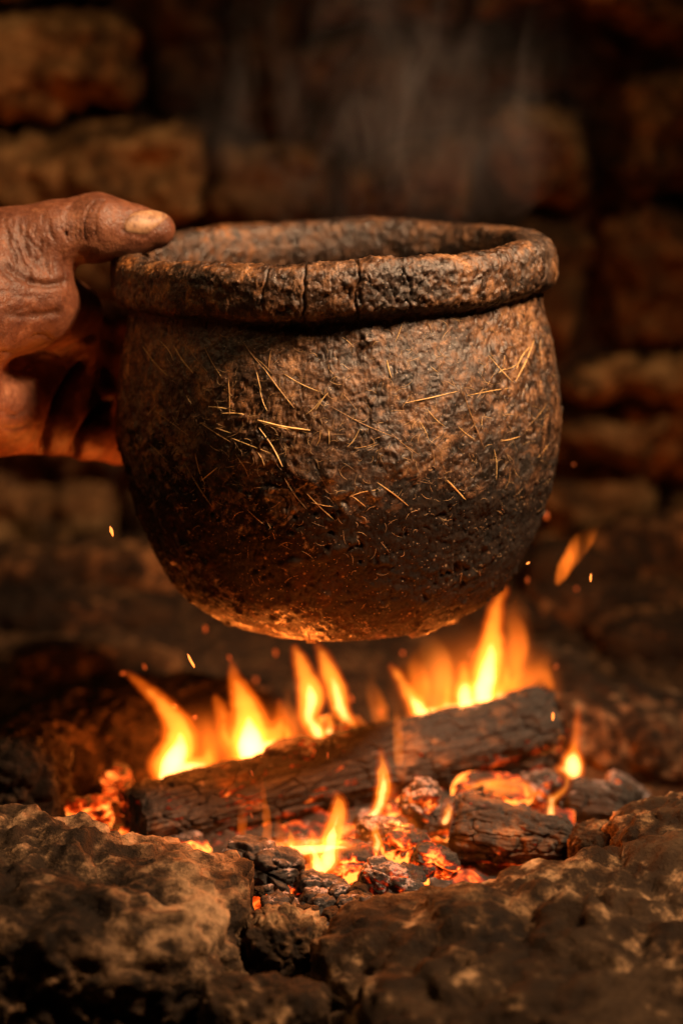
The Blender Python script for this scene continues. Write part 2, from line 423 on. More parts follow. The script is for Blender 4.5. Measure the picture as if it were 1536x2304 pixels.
NV, NU = 620, 1300
pr = resample(prof, NV)
V, F, TH = revolve(pr, NU)
pr_lo = resample(prof, 120); VL, FL, _ = revolve(pr_lo, 160)
pot_bvh = BVHTree.FromPolygons([tuple(v) for v in pot_world(VL)], FL.tolist())
V0 = V.copy(); N = normals(V, F)
# face direction: make the normals point outward
if (N[np.argmax(V[:, 0]), 0] < 0): F = F[:, ::-1]; N = -N
zl = V0[:, 2]; rr = np.hypot(V0[:, 0], V0[:, 1])
vi = np.tile(np.arange(NV), NU); s_rim = sstep(-.0255, -.0210, zl) * (vi > 20)
outside = (vi > NV * .33)
big = (fbm(V0, 18, 3, 1) * .0016 + fbm(V0, 45, 3, 7) * .0009) * (1 - .45 * s_rim)
smo = sstep(-.20, .45, fbm(V0, 22, 3, 77))
g1 = (fbm(V0, 150, 3, 13, .6) * .00070 + fbm(V0, 480, 3, 23, .7) * .00075) * (.18 + .85 * smo) + fbm(V0 @ rotm(0, 35, 0).T * np.array([.25, .6, 1]), 190, 3, 29, .6) * .00045
low = sstep(-.02, -.20, zl)
# scaly flakes: warped worley
Q = V0 + np.stack([fbm(V0, 90, 2, k) for k in (3, 4, 5)], 1) * .0045
d1, d2, cid = worley(Q * np.array([1, 1, 1.5]), 210, 6)
flake = (cid - .5) * .00065 * (.6 + .7 * smo) * (1 - .3 * low) - (1 - sstep(0, .16, d2 - d1)) * .00035
c1, c2, _ = worley((Q + fbm(V0, 160, 3, 19)[:, None] * .004) * np.array([1, 1, .8]), 80, 44)
crk = 1 - sstep(0, .05, c2 - c1)
crmask = sstep(.05, .40, fbm(V0, 30, 2, 71) + .0 + .12 * s_rim)
rimc = crk * crmask * (.0008 + .0007 * s_rim)
pits = sstep(.45, .7, fbm(V0, 240, 2, 91)) * .0011 * (.4 + low)
lump = sstep(.35, .7, fbm(V0, 110, 2, 57)) * .0012
fold = s_rim * fbm(V0 * np.array([1, 1, 2.0]), 90, 4, 61, .65, True) * .0007
disp = big + g1 + flake - rimc - pits + lump * (.35 + low) + fold
disp *= np.where(outside | (s_rim > 0), 1, .8)
wob = 1 + .004 * np.sin(TH * 3 + 1) + .003 * np.sin(TH * 5 + 2)
V = V0 * np.stack([wob, wob, np.ones_like(wob)], 1) + N * disp[:, None]
V[:, 2] += s_rim * (.0012 * np.sin(TH * 2 + .6) + .0008 * np.sin(TH * 7))
# two deep radial cracks of the rim and small bumps below it
def thpix(px): return math.asin(max(-1, min(1, (px - 753) / 495)))
for px, wd, dp in ((803, .005, .0024), (1150, .006, .0020), (690, .005, .0016), (905, .004, .0014), (1108, .005, .0016), (610, .004, .0012)):
    jag = fbm(np.stack([zl * 90, 0 * zl, 0 * zl + px], 1), 1.0, 3, 5) * .03
    dth = (TH + np.pi) % (2 * np.pi) - np.pi - thpix(px) - jag
    V -= N * (np.exp(-(dth / wd) ** 2) * dp * s_rim)[:, None]
for px, py, rad, hh in ((828, 762, .0036, .0032), (672, 762, .0030, .0018), (888, 1050, .006, .0016), (1095, 1135, .006, .0018), (742, 1068, .003, .0016)):
    d = ray(px, py); hit = pot_bvh.ray_cast(CAM, d)[0]
    q = (np.array(hit) - np.array(POTC)) @ Tm
    dd = np.linalg.norm(V0 - q, axis=1); V += N * (np.exp(-(dd / rad) ** 2) * hh * (1 + .6 * fbm(V0, 500, 2, 2)))[:, None]

pm = M('fired_clay'); v = pm.coord(rnd=False)
n1 = pm.noise(26, v, 6, .65, .6); n2 = pm.noise(130, v, 6, .7, .3); n3 = pm.noise(600, v, 4, .7); n4 = pm.noise(15, v, 5, .6, .8); n5 = pm.noise(60, v, 6, .75, 1.0)
mixn = pm.math('ADD', pm.math('MULTIPLY', n1, .45), pm.math('MULTIPLY', n2, .55))
clay = pm.ramp(mixn, [(.41, (.008, .005, .003)), (.48, (.042, .018, .007)), (.54, (.135, .060, .022)), (.64, (.37, .185, .072))])
ochre = pm.ramp(n2, [(.38, (.04, .012, .003)), (.50, (.22, .075, .014)), (.60, (.55, .21, .04))])
sep = pm.n.new('ShaderNodeSeparateXYZ'); pm.link(pm.tc.outputs['Object'], sep.inputs[0])
# scorched band: sooty black patches grow denser towards the base, ochre fired clay on the left
zc_ = sep.outputs[2]; xc_ = sep.outputs[0]
och_f = pm.math('ADD', pm.math('ADD', n4, pm.math('MULTIPLY', xc_, -1.15)), pm.step(zc_, -.12, -.18, 0, .14))  # extra ochre at the base paints in some of the fire glow
col = pm.mix(pm.math('MULTIPLY', pm.step(och_f, .50, .58), pm.step(n5, .42, .56)), clay, ochre)
soot_h = pm.step(zc_, -.060, -.150, -.09, .135)
soot_b = pm.step(pm.math('ADD', zc_, pm.math('MULTIPLY', xc_, .15)), -.150, -.188, 0, -.045)
soot = pm.step(pm.math('ADD', pm.math('ADD', pm.math('ADD', pm.math('MULTIPLY', n5, .55), pm.math('MULTIPLY', n1, .45)), soot_h), soot_b), .52, .555)
col = pm.mix(pm.math('MULTIPLY', soot, .93), col, (.0055, .0048, .0045))
top_s = pm.step(pm.math('ADD', pm.math('MULTIPLY', n4, .6), pm.math('MULTIPLY', n5, .4)), .495, .54)
col = pm.mix(pm.math('MULTIPLY', top_s, .75), col, (.022, .018, .015))
col = pm.mix(pm.step(n3, .40, .62, .45, 0), col, (.012, .009, .007))
col = pm.mix(pm.step(pm.vor(420, v), .16, .05, 0, .75), col, (.46, .32, .20))
col = pm.mix(pm.math('MULTIPLY', pm.step(pm.vor(190, v), .20, .08), pm.step(n2, .50, .58, 0, .6)), col, (.30, .20, .12))
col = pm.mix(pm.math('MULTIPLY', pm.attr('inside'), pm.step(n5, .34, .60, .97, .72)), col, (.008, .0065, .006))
pb = pm.bump(n3, .7, .0010, pm.bump(n2, .45, .0012))
potm = pm.fin(col, pm.math('ADD', pm.step(n2, .35, .65, .28, .58), pm.math('MULTIPLY', soot, .30)), pb, pm.math('SUBTRACT', .7, pm.math('MULTIPLY', soot, .58)))
base_z = pot_world(V)[:, 2].min()
pot = empty('clay_pot', (POTC.x, 0, base_z)); tag(pot, 'rough brown clay pot with straw flecks and thick cracked rim held over the flames', 'pot')
PV = pot_world(V)
isrim = (s_rim > .5)
fr = isrim[F].all(1)
def sub(V, F, mask):
    f = F[mask]; u, inv = np.unique(f, return_inverse=True); return V[u], inv.reshape(f.shape), u
bv, bf, bu = sub(PV, F, ~fr); rv, rf, ru = sub(PV, F, fr)
body = mkmesh('body', bv, bf, potm, pot, tuple(POTC)); rim = mkmesh('rim', rv, rf, potm, pot, tuple(POTC))
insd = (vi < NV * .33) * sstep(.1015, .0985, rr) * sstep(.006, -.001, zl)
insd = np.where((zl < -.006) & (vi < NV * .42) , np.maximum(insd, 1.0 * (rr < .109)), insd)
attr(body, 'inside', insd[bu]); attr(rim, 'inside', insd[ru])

# straw: flat strands pressed into the clay, placed on the surface
strawm = M('straw'); sv = strawm.coord(); sn = strawm.noise(300, sv, 3)
oi_ = strawm.n.new('ShaderNodeObjectInfo')
sn = strawm.math('ADD', strawm.math('MULTIPLY', sn, .6), strawm.math('MULTIPLY', oi_.outputs['Random'], .40))
strawm = strawm.fin(strawm.ramp(sn, [(.32, (.20, .10, .03)), (.48, (.48, .28, .09)), (.65, (.80, .54, .22))]), .5, None, .6)
fibrem = M('fine_fibre'); fv = fibrem.coord(rnd=False); fn = fibrem.noise(90, fv, 3)
fibrem = fibrem.fin(fibrem.ramp(fn, [(.35, (.18, .10, .04)), (.62, (.58, .38, .18))]), .5, None, .5)
mesh_bvh = BVHTree.FromPolygons([tuple(q) for q in bv], bf.tolist())
def strand(pts, w, lift=.0002, flat=.5):
    """pts in pixels -> ribbon-like tube lying on the pot"""
    pts = resample(np.array(pts, float), max(6, int(np.hypot(*(np.array(pts[-1]) - np.array(pts[0]))) / 6)))
    Pp = []; Nn = []
    for x, y in pts:
        h, n, _, _ = mesh_bvh.ray_cast(CAM, ray(x, y))
        if h is None: continue
        h2, n2, _, _ = pot_bvh.ray_cast(CAM, ray(x, y))
        Pp.append(np.array(h)); nn = np.array(n2 if n2 is not None else n)
        Nn.append(nn * (1 if nn @ (np.array(CAM) - np.array(h)) > 0 else -1))
    if len(Pp) < 4: return None, None
    Pp = np.array(Pp); Nn = np.array(Nn)
    D = np.array(ray(*pts[len(pts) // 2]))
    # soften the jumps of the rough surface under a stiff strand, staying above it
    for _ in range(3): Pp[1:-1] = .25 * Pp[:-2] + .5 * Pp[1:-1] + .25 * Pp[2:]
    Pp = Pp + Nn * (lift * 1.0 + w * .2)
    T = np.gradient(Pp, axis=0); T /= np.linalg.norm(T, axis=1)[:, None] + 1e-9
    Sd = np.cross(Nn, T); Sd /= np.linalg.norm(Sd, axis=1)[:, None] + 1e-9
    k = len(Pp); t = np.linspace(0, 1, k); ww = w * (1 - .65 * np.abs(2 * t - 1) ** 3)
    Vv = []
    for a in (0, 90, 180, 270):
        ca, sa = math.cos(R(a)), math.sin(R(a)); Vv.append(Pp + Sd * (ww * ca)[:, None] + Nn * (ww * flat * sa)[:, None])
    Vv = np.stack(Vv, 1).reshape(-1, 3); Ff = []
    for i in range(k - 1):
        for j in range(4): Ff.append((i * 4 + j, i * 4 + (j + 1) % 4, i * 4 + 4 + (j + 1) % 4, i * 4 + 4 + j))
    return Vv, Ff
straws = [((323, 780), (378, 845), 2.6), ((392, 778), (436, 840), 2.8), ((410, 765), (468, 838), 1.6), ((362, 768), (392, 812), 1.2), ((514, 848), (517, 934), 1.8),
          ((578, 838), (588, 880), 1.4), ((586, 880), (602, 925), 1.3), ((592, 826), (662, 918), 1.6), ((548, 770), (592, 828), 1.6), ((640, 842), (720, 882), 1.2),
          ((710, 922), (745, 876), 1.8), ((745, 915), (890, 985), 1.6), ((880, 975), (945, 1025), 1.2), ((910, 907), (1030, 880), 1.8), ((1040, 880), (1088, 1010), 1.6),
          ((1098, 800), (1152, 860), 1.4), ((1158, 858), (1200, 765), 2.4), ((1160, 830), (1190, 780), 1.6), ((1133, 798), (1128, 828), 1.6), ((580, 945), (698, 968), 3.2),
          ((590, 952), (690, 973), 1.4), ((583, 962), (636, 1050), 2.6), ((415, 1038), (478, 1140), 2.4), ((440, 1020), (462, 1090), 1.2), ((640, 1075), (690, 1145), 1.4),
          ((690, 1110), (755, 1172), 1.5), ((848, 1085), (918, 1138), 1.8), ((785, 1118), (845, 1102), 1.3), ((1005, 1080), (1046, 1124), 2.2), ((1125, 992), (1168, 982), 1.8),
          ((1208, 1030), (1232, 1000), 1.6), ((350, 925), (425, 980), 1.3), ((450, 950), (520, 995), 1.2), ((520, 985), (610, 1020), 1.2), ((326, 1038), (336, 1080), 1.4),
          ((500, 930), (560, 935), 2.0), ((470, 915), (530, 925), 1.6), ((1185, 960), (1230, 905), 1.3), ((960, 920), (1000, 960), 1.1), ((770, 885), (800, 920), 1.1),
          ((1050, 890), (1150, 872), 1.3), ((610, 790), (605, 830), 2.2), ((880, 850), (870, 810), 1.8), ((340, 1000), (380, 1040), 1.2), ((545, 1040), (560, 1075), 1.2),
          ((1215, 760), (1218, 820), 1.5), ((1195, 770), (1230, 840), 1.0), ((460, 780), (500, 850), 1.0), ((700, 1130), (750, 1140), 1.1), ((1110, 1010), (1115, 1080), 1.4)]
rs = random.Random(8)
cnt = 0
for a, b, w in straws:
    mx = ((a[0] + b[0]) / 2 + rs.uniform(-4, 4), (a[1] + b[1]) / 2 + rs.uniform(-4, 4))
    Vv, Ff = strand([a, mx, b], w * .66 * .00026)
    if Vv is None: continue
    mkmesh('straw', Vv, Ff, strawm, pot, tuple(Vv.mean(0))); cnt += 1
for i in range(46):
    x = rs.uniform(300, 1235); y = rs.gauss(930, 110); an = rs.choice([rs.gauss(55, 18), rs.gauss(-55, 20), rs.uniform(0, 180)]); L = rs.uniform(18, 55)
    a = (x, y); b = (x + L * math.cos(R(an)), y + L * math.sin(R(an)))
    if not 745 < y < 1180: continue
    Vv, Ff = strand([a, ((a[0] + b[0]) / 2 + rs.uniform(-5, 5), (a[1] + b[1]) / 2 + rs.uniform(-5, 5)), b], rs.uniform(.9, 1.7) * .5 * .00025)
    if Vv is not None: mkmesh('straw', Vv, Ff, strawm, pot, tuple(Vv.mean(0)))
AV = []; AF = []; off = 0
for i in range(620):
    x = rs.uniform(285, 1250); y = min(1390, max(720, rs.gauss(960, 170))); an = rs.uniform(0, 360); L = rs.uniform(8, 34); cu = rs.uniform(-9, 9)
    a = (x, y); b = (x + L * math.cos(R(an)), y + L * math.sin(R(an))); mpt = ((a[0] + b[0]) / 2 - cu * math.sin(R(an)), (a[1] + b[1]) / 2 + cu * math.cos(R(an)))
    Vv, Ff = strand([a, mpt, b], rs.uniform(.5, 1.0) * .5 * .00024)
    if Vv is None: continue
    AV.append(Vv); AF += [tuple(q + off for q in f) for f in Ff]; off += len(Vv)
tag(mkmesh('fine_fibres', np.vstack(AV), AF, fibrem, pot, tuple(POTC)), kind='stuff')

# ------------------------------------------------------------------ HAND
def build_hand():
    h = .0012
    def Q(px, py, Y): return np.array(P(px, py, Y), np.float32)
    lo = np.array([-.262, -.085, .185], np.float32); hi = np.array([-.02, .158, .375], np.float32)
    X = grid(lo, hi, h)
    ch = lambda pts, k=.006: pts
    def chain(pts, k=.004, sq=None):
        f = None
        for i in range(len(pts) - 1):
            a, b = pts[i], pts[i + 1]; c = cone(X, Q(*a[:3]), Q(*b[:3]), a[3], b[3], sq)
            f = c if f is None else smin(f, c, k)
        return f
    thumb = chain([(-260, 800, -.050, .034), (-110, 640, -.036, .027), (20, 552, -.026, .0185), (120, 528, -.022, .0165), (222, 512, -.018, .0172), (290, 518, -.016, .0128), (352, 518, -.015, .0098)], .007)
    th2 = cone(X, Q(-60, 700, -.045), Q(40, 660, -.030), .032, .026)
    F1 = smin(thumb, th2, .014)
    web = cone(X, Q(60, 680, -.022), Q(165, 700, .028), .026, .016); F1 = smin(F1, web, .012)
    # palm slab
    palm = None
    for a, b, ra, rb in (((-260, 800, -.02), (125, 730, .036), .030, .0165), ((-260, 860, -.02), (120, 800, .034), .032, .0185),
                         ((-260, 900, -.02), (115, 875, .026), .034, .0190), ((-240, 920, -.02), (105, 945, .014), .032, .0170)):
        c = cone(X, Q(*a), Q(*b), ra, rb); palm = c if palm is None else smin(palm, c, .012)
    hyp = cone(X, Q(-120, 880, -.040), Q(20, 930, -.012), .027, .019); palm = smin(palm, hyp, .014)
    F1 = smin(F1, palm, .016)
    fingers = [[(125, 730, .036, .0145), (215, 728, .062, .0135), (330, 730, .100, .0105), (470, 745, .128, .0088)],
               [(120, 805, .034, .0160), (210, 806, .058, .0145), (325, 815, .102, .0108), (480, 825, .134, .0092)],
               [(112, 885, .026, .0160), (205, 890, .048, .0145), (310, 905, .096, .0105), (460, 915, .130, .0088)],
               [(100, 955, .014, .0150), (195, 975, .032, .0145), (262, 1000, .066, .0110), (390, 1015, .112, .0082)]]
    for fg in fingers: F1 = smin(F1, chain(fg, .004), .009)
    V, F = surface_nets(F1, lo, h)
    # drop everything that the grid wall cut open, keep normals outward
    N = normals(V, F)
    if (N * (V - V.mean(0))).sum() < 0: F = F[:, ::-1]; N = -N
    x, y, dep = proj(V)
    facing = np.clip(-(N @ np.array(FWD)) * 1.6 + .25, 0, 1)
    D = np.zeros(len(V))
    def seg(pts, w, depth, fade=True):
        pts = resample(np.array(pts, float), 26); d = np.full(len(V), 1e9); tt = np.zeros(len(V))
        for i, (a, b) in enumerate(pts):
            q = np.hypot(x - a, y - b); m = q < d; d = np.where(m, q, d); tt = np.where(m, i / 25, tt)
        f = np.exp(-(d / w) ** 2) * (np.clip(np.minimum(tt, 1 - tt) * 6, 0, 1) if fade else 1)
        return f * depth
    # deep folds of the cupped palm
    for pts, w, dp in [([(200, 800), (150, 860), (122, 925), (92, 1040)], 8, .0065), ([(262, 895), (215, 930), (182, 985), (155, 1050)], 8, .0065),
                       ([(0, 700), (60, 712), (150, 700)], 9, .0015), ([(0, 792), (60, 800), (120, 780)], 12, .0012), ([(0, 585), (50, 622), (100, 640), (160, 632)], 8, .0026),
                       ([(40, 500), (60, 560), (95, 610)], 9, .0014), ([(10, 520), (35, 580), (70, 620)], 7, .0012), ([(-30, 560), (10, 610), (40, 640)], 7, .0012)]:
        D -= seg(pts, w, dp)
    for k, xx in enumerate((148, 158, 168, 179, 190, 201, 212)):   # knuckle creases of the thumb
        D -= seg([(xx + 34, 438), (xx + 8, 470), (xx + 2, 510), (xx + 6, 552)], 3.0, .0013 if k != 4 else .0024)
    for k in range(40):
        r_ = random.Random(k + 3); xx = r_.uniform(10, 150); yy = r_.uniform(470, 600)
        D -= seg([(xx, yy), (xx + r_.uniform(-6, 10), yy + 26), (xx + r_.uniform(0, 22), yy + r_.uniform(44, 70))], 2.2, .0009)
    for k in range(16):
        r_ = random.Random(k + 90); xx = r_.uniform(-10, 110); yy = r_.uniform(620, 1000)
        D -= seg([(xx - 30, yy + r_.uniform(-14, 14)), (xx, yy), (xx + 34, yy + r_.uniform(-20, 20))], 2.6, .0008)
    # nail bed groove
    nl = [(340, 470), (305, 474), (281, 492), (274, 512), (282, 524), (305, 530), (326, 533), (345, 520), (366, 503), (384, 487)]
    D -= seg(nl, 3.0, .0009, False)
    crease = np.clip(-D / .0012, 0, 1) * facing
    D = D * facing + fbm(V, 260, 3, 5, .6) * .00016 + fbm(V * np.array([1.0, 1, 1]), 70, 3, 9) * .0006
    V = V + N * D[:, None]
    m = M('weathered_skin'); v = m.coord(rnd=False)
    n1 = m.noise(30, v, 5, .6); n2 = m.noise(420, v, 4, .65); n3 = m.vor(900, v); n4 = m.noise(140, v, 4, .6)
    col = m.ramp(m.math('ADD', m.math('MULTIPLY', n1, .6), m.math('MULTIPLY', n4, .4)), [(.36, (.085, .026, .012)), (.5, (.17, .060, .027)), (.64, (.30, .125, .060))])
    col = m.mix(m.step(n2, .38, .56, .35, 0), col, (.05, .018, .010))
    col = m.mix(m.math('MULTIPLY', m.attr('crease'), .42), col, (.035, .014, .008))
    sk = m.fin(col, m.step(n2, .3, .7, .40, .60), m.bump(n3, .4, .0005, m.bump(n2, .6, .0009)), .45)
    m.b.inputs['Subsurface Weight'].default_value = .12; m.b.inputs['Subsurface Radius'].default_value = (.006, .0022, .0011); m.b.inputs['Subsurface Scale'].default_value = 1.0
    org = (-.20, 0.0, V[:, 2].min())
    hand = mkmesh('person', V, F, sk, None, org)
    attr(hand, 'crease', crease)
    tag(hand, 'weathered bare hand coming in from the left, thumb on the rim of the pot', 'person')
    # thumb nail
    bvh = BVHTree.FromPolygons([tuple(q) for q in V], F.tolist())
    pol = np.array([(278, 513), (283, 495), (300, 479), (330, 473), (358, 476), (380, 486), (366, 498), (346, 514), (328, 527), (305, 525), (286, 521)], float)
    pol = resample(np.vstack([pol, pol[:1]]), 49)[:-1]; cx = pol.mean(0)
    rings = [0, .25, .5, .72, .86, .95, 1.0]; Vn = []; Fn = []
    for ri, r_ in enumerate(rings):
        for q in (pol if ri else pol[:1]):
            s = cx + (q - cx) * r_; hh, n, _, _ = bvh.ray_cast(CAM, ray(*s))
            if hh is None: hh, n, _, _ = bvh.find_nearest(P(s[0], s[1], -.018))
            hh = np.array(hh); n = np.array(n); n = n if n @ np.array(FWD) < 0 else -n
            Vn.append(hh + n * .0007 * (1 - r_ ** 6))
    Vn = np.array(Vn); npol = len(pol)
    for j in range(npol): Fn.append((0, 1 + j, 1 + (j + 1) % npol))
    for ri in range(1, len(rings) - 1):
        b0 = 1 + (ri - 1) * npol; b1 = b0 + npol
        for j in range(npol): Fn.append((b0 + j, b1 + j, b1 + (j + 1) % npol, b0 + (j + 1) % npol))
    for ri in range(2): 
        idx = 1 + np.arange(npol * (len(rings) - 1))
        Vn[idx] = Vn[idx]
    m = M('thumbnail'); v = m.coord(rnd=False); a = m.noise(160, v, 5, .7); b = m.noise(900, v, 3)
    nm = m.fin(m.ramp(a, [(.38, (.14, .065, .032)), (.50, (.33, .18, .09)), (.65, (.44, .27, .15))]), .55, m.bump(b, .2, .0003), .5)
    mkmesh('thumbnail', Vn, Fn, nm, hand, tuple(Vn.mean(0))).location = Vector(Vn.mean(0)) - Vector(org)
    return hand
build_hand()

# ------------------------------------------------------------------ WOOD AND COALS
def char_mat(name, glow=0.0, ash=.5, wood=.5, gscale=55, estr=1.8):
    m = M(name); v = m.coord(); vs = m.coord((.10, 1, 1))
    n1 = m.noise(110, vs, 6, .75, .2); n2 = m.noise(260, vs, 5, .7); n3 = m.noise(35, v, 5, .65); n4 = m.noise(500, v, 4, .7)
    col = m.ramp(n2, [(.36, (.006, .005, .004)), (.55, (.022, .018, .015)), (.7, (.06, .05, .042))])
    wcol = m.ramp(n1, [(.35, (.05, .025, .012)), (.5, (.10, .050, .022)), (.65, (.26, .145, .070))])
    col = m.mix(m.math('MULTIPLY', m.step(n3, 1 - wood - .04, 1 - wood + .08), .9), col, wcol)
    am = m.math('MULTIPLY', m.step(m.math('ADD', m.noise(75, v, 6, .75), m.math('MULTIPLY', m.nz(), .10)), 1.06 - ash, 1.13 - ash), m.step(n4, .38, .55))
    col = m.mix(am, col, (.24, .20, .20))
    mm = m.fin(col, m.step(n4, .3, .7, .55, .9), m.bump(n4, .6, .0012, m.bump(n2, .7, .002)), .4)
    if glow > 0:
        g = m.noise(gscale, v, 5, .62, .6)
        g2 = m.math('ADD', g, m.math('MULTIPLY', m.nz(), -.10))
        k = m.step(g2, .60 - glow, .81 - glow)
        ec = m.ramp(k, [(0, (1, .015, .001)), (.35, (1, .045, .002)), (.7, (1, .10, .007)), (1, (1, .26, .035))])
        m.link(ec, m.b.inputs['Emission Color'])
        m.link(m.math('MULTIPLY', m.math('POWER', k, 1.8), estr), m.b.inputs['Emission Strength'])
    return mm
logm = char_mat('charred_log', .04, .37, .41)
branchm = char_mat('charred_branch', .05, .36, .47)
coald = char_mat('charcoal', .0, .44, .30)
coala = char_mat('ashy_charcoal', .12, .52, .15)
coalg = char_mat('glowing_ember', .19, .38, .10, 60, 2.8)
coalh = char_mat('hot_ember', .24, .24, .05, 60, 3.2)

def log(name, label, cat, A, B, ra, rb, seed, mat, nL=420, nC=300, split=None, cap=.0025, group=None):
    A = np.array(A); B = np.array(B); L = np.linalg.norm(B - A); ax = (B - A) / L
    up = np.array([0, 0, 1.0]); sd = np.cross(up, ax); sd /= np.linalg.norm(sd); up = np.cross(ax, sd)
    ncap = 40
    tl = np.concatenate([np.zeros(ncap), np.linspace(0, 1, nL), np.ones(ncap)]); rf = np.concatenate([np.linspace(.001, 1, ncap), np.ones(nL), np.linspace(1, .001, ncap)])
    th = np.linspace(0, 2 * np.pi, nC, False)
    T, H = np.meshgrid(tl, th, indexing='ij'); RF = np.repeat(rf[:, None], nC, 1)
    Rr = (ra + (rb - ra) * T) * RF
    # a split billet: somewhat angular section
    ang = 1 + .07 * np.cos(3 * H + seed) + .05 * np.cos(5 * H + seed * 2)
    loc = np.stack([T * L, Rr * ang * np.cos(H), Rr * ang * np.sin(H)], -1).reshape(-1, 3)
    e = np.minimum(T, 1 - T).ravel() * L; endr = sstep(0, .006, e); rff = RF.ravel()
    side = rff > .999
    q = loc * np.array([.18, 1, 1]) + seed
    gr = fbm(q * np.array([.5, 1, 1]), 260, 4, seed, .65, True) * .0019 + fbm(q, 60, 3, seed + 3) * .0026
    w1, w2, ci = worley(loc * np.array([.28, 1, 1]) + fbm(loc, 80, 2, 4)[:, None] * .004 + seed, 120, seed)
    chk = -(1 - sstep(0, .10, w2 - w1)) * .0022 + (ci - .5) * .0022
    dist = (gr + chk + fbm(loc + seed, 300, 3, 8, .6) * .0008)
    dirr = np.stack([0 * loc[:, 0], loc[:, 1], loc[:, 2]], 1); dirr /= np.linalg.norm(dirr, axis=1)[:, None] + 1e-9
    sag = fbm(np.stack([loc[:, 0] * 9, 0 * loc[:, 0], 0 * loc[:, 0] + seed], 1), 1, 2, 3) * .004
    loc2 = loc + dirr * (dist * sstep(.3, 1, rff))[:, None] - dirr * ((1 - endr) * side * .0035)[:, None]
    endn = np.where(T.ravel() < .5, -1, 1) * (~side)
    loc2[:, 0] += endn * (fbm(loc + 5, 120, 4, seed + 8, .6) * .0035 + .002 * (1 - rff))
    loc2[:, 2] += sag
    Mx = np.stack([ax, sd, up], 1); Vw = loc2 @ Mx.T + A
    a = np.arange(len(tl) * nC).reshape(len(tl), nC); b = np.roll(a, -1, 1)
    F = np.stack([a[:-1], b[:-1], b[1:], a[1:]], -1).reshape(-1, 4)
    o = mkmesh(name, loc2, F, mat)
    o.matrix_world = Matrix([[*Mx[0], A[0]], [*Mx[1], A[1]], [*Mx[2], A[2]], [0, 0, 0, 1]])
    return tag(o, label, cat, group)
log('charred_log', 'long charred log lying slantwise across the fire', 'log', P(304, 1857, -.048), P(1225, 1626, .075), .0192, .0245, 5, logm)
log('charred_branch', 'short half burnt branch with pale bark lying on the embers at the right', 'log', P(1020, 1868, -.070), P(1292, 1905, -.085), .0165, .0115, 9, branchm, 220, 200)
log('charred_stub', 'black log stub at the far right of the fire', 'log', P(1270, 1800, .01), P(1415, 1822, .0), .0140, .0120, 11, coald, 160, 160)
log('charred_stub', 'thin black stick under the right part of the long log', 'log', P(930, 1850, -.055), P(1080, 1800, -.03), .0060, .0075, 14, coald, 140, 120)

def coal(label, px, py, Y, half, seed, mat, rot=(0, 0, 0), sub=5, group=None, name='charcoal_lump', cat='charcoal'):
    D, F = ico(sub); half = np.array(half); e = (np.abs(D) ** 3.2).sum(1) ** (1 / 3.2); Q = D / e[:, None] * half; s = half.min()
    Q2 = Q + seed * 1.37
    d1, d2, ci = worley(Q2 * np.array([.6, 1, 1]), 1.5 / half.max(), seed)
    disp = fbm(Q2, 1.4 / half.max(), 3, seed) * .35 * s - (1 - sstep(0, .12, d2 - d1)) * .20 * s + (ci - .5) * .32 * s + fbm(Q2, 280, 3, seed + 4, .6) * .0014
    Q = Q + D * disp[:, None]; V = Q @ rotm(*rot).T
    c = P(px, py, Y); c = np.array(c); V = V + c
    o = mkmesh(name, V, F, mat, None, (c[0], c[1], V[:, 2].min()))
    return tag(o, label, cat, group)
coal('dark crusty lump of charcoal in front of the long log beside the left foreground stone', 590, 1950, -.125, (.021, .014, .012), 41, coald, (0, 8, -12), 6)
coal('grey ash covered lump of charcoal with square cracks at the front of the embers', 878, 1985, -.135, (.017, .011, .010), 42, coala, (10, 14, -10), 6)
coal('pink glowing lump below the dark crusty charcoal', 660, 2010, -.130, (.010, .008, .007), 43, coalg, (0, 0, 10), 6)
coal('upright ashy coal against the middle of the long log', 945, 1800, -.060, (.009, .008, .011), 44, coala, (0, 20, 0))
coal('purple grey ash lump on top of the middle of the long log', 650, 1690, -.005, (.015, .008, .006), 45, coala, (0, -14, 0))
coal('dark ash flecked coal behind the log below the middle flames', 765, 1640, .045, (.013, .010, .008), 46, coala, (0, 0, 0))
coal('ashy pink coal beneath the right end of the long log', 1215, 1775, .015, (.012, .010, .010), 47, coala, (0, 0, 30))
coal('pale ash covered stick beyond the black log stub', 1410, 1775, .06, (.015, .007, .006), 48, coala, (0, 30, 0))
coal('pale ash lump left of the left flame', 262, 1760, .05, (.009, .008, .010), 49, coalg)
coal('red glowing ember at the far left beside the foreground stone', 200, 1835, -.02, (.014, .010, .009), 50, coalh)
coal('brown crumb of charcoal in front of the ashy lump', 800, 2045, -.165, (.010, .008, .007), 51, coald, name='charcoal_lump')
coal('bright ember under the long log at the front', 775, 1935, -.112, (.016, .012, .008), 52, coalh)
coal('bright ember heap under the right end of the long log', 1110, 1785, -.010, (.022, .014, .009), 53, coalh)
coal('orange glowing coal below the upright ashy coal', 915, 1900, -.105, (.012, .010, .009), 54, coalg)
coal('glowing cracked coal left of the pale bark branch', 975, 1940, -.120, (.012, .010, .008), 55, coalg, (0, 20, 20))
coal('grey pink coal lying left of the upright ashy coal', 850, 1870, -.085, (.012, .009, .008), 56, coala)
coal('thin brown stick end under the front flame', 725, 1990, -.135, (.013, .007, .005), 57, coald, (0, 12, 10))
coal('dark coal right beneath the left end of the long log', 660, 1915, -.085, (.014, .010, .008), 58, coald)
rs = random.Random(21)
g1_, g2_ = 'small coals scattered over the ember bed', 'small crumbs of rubble in front of the embers'
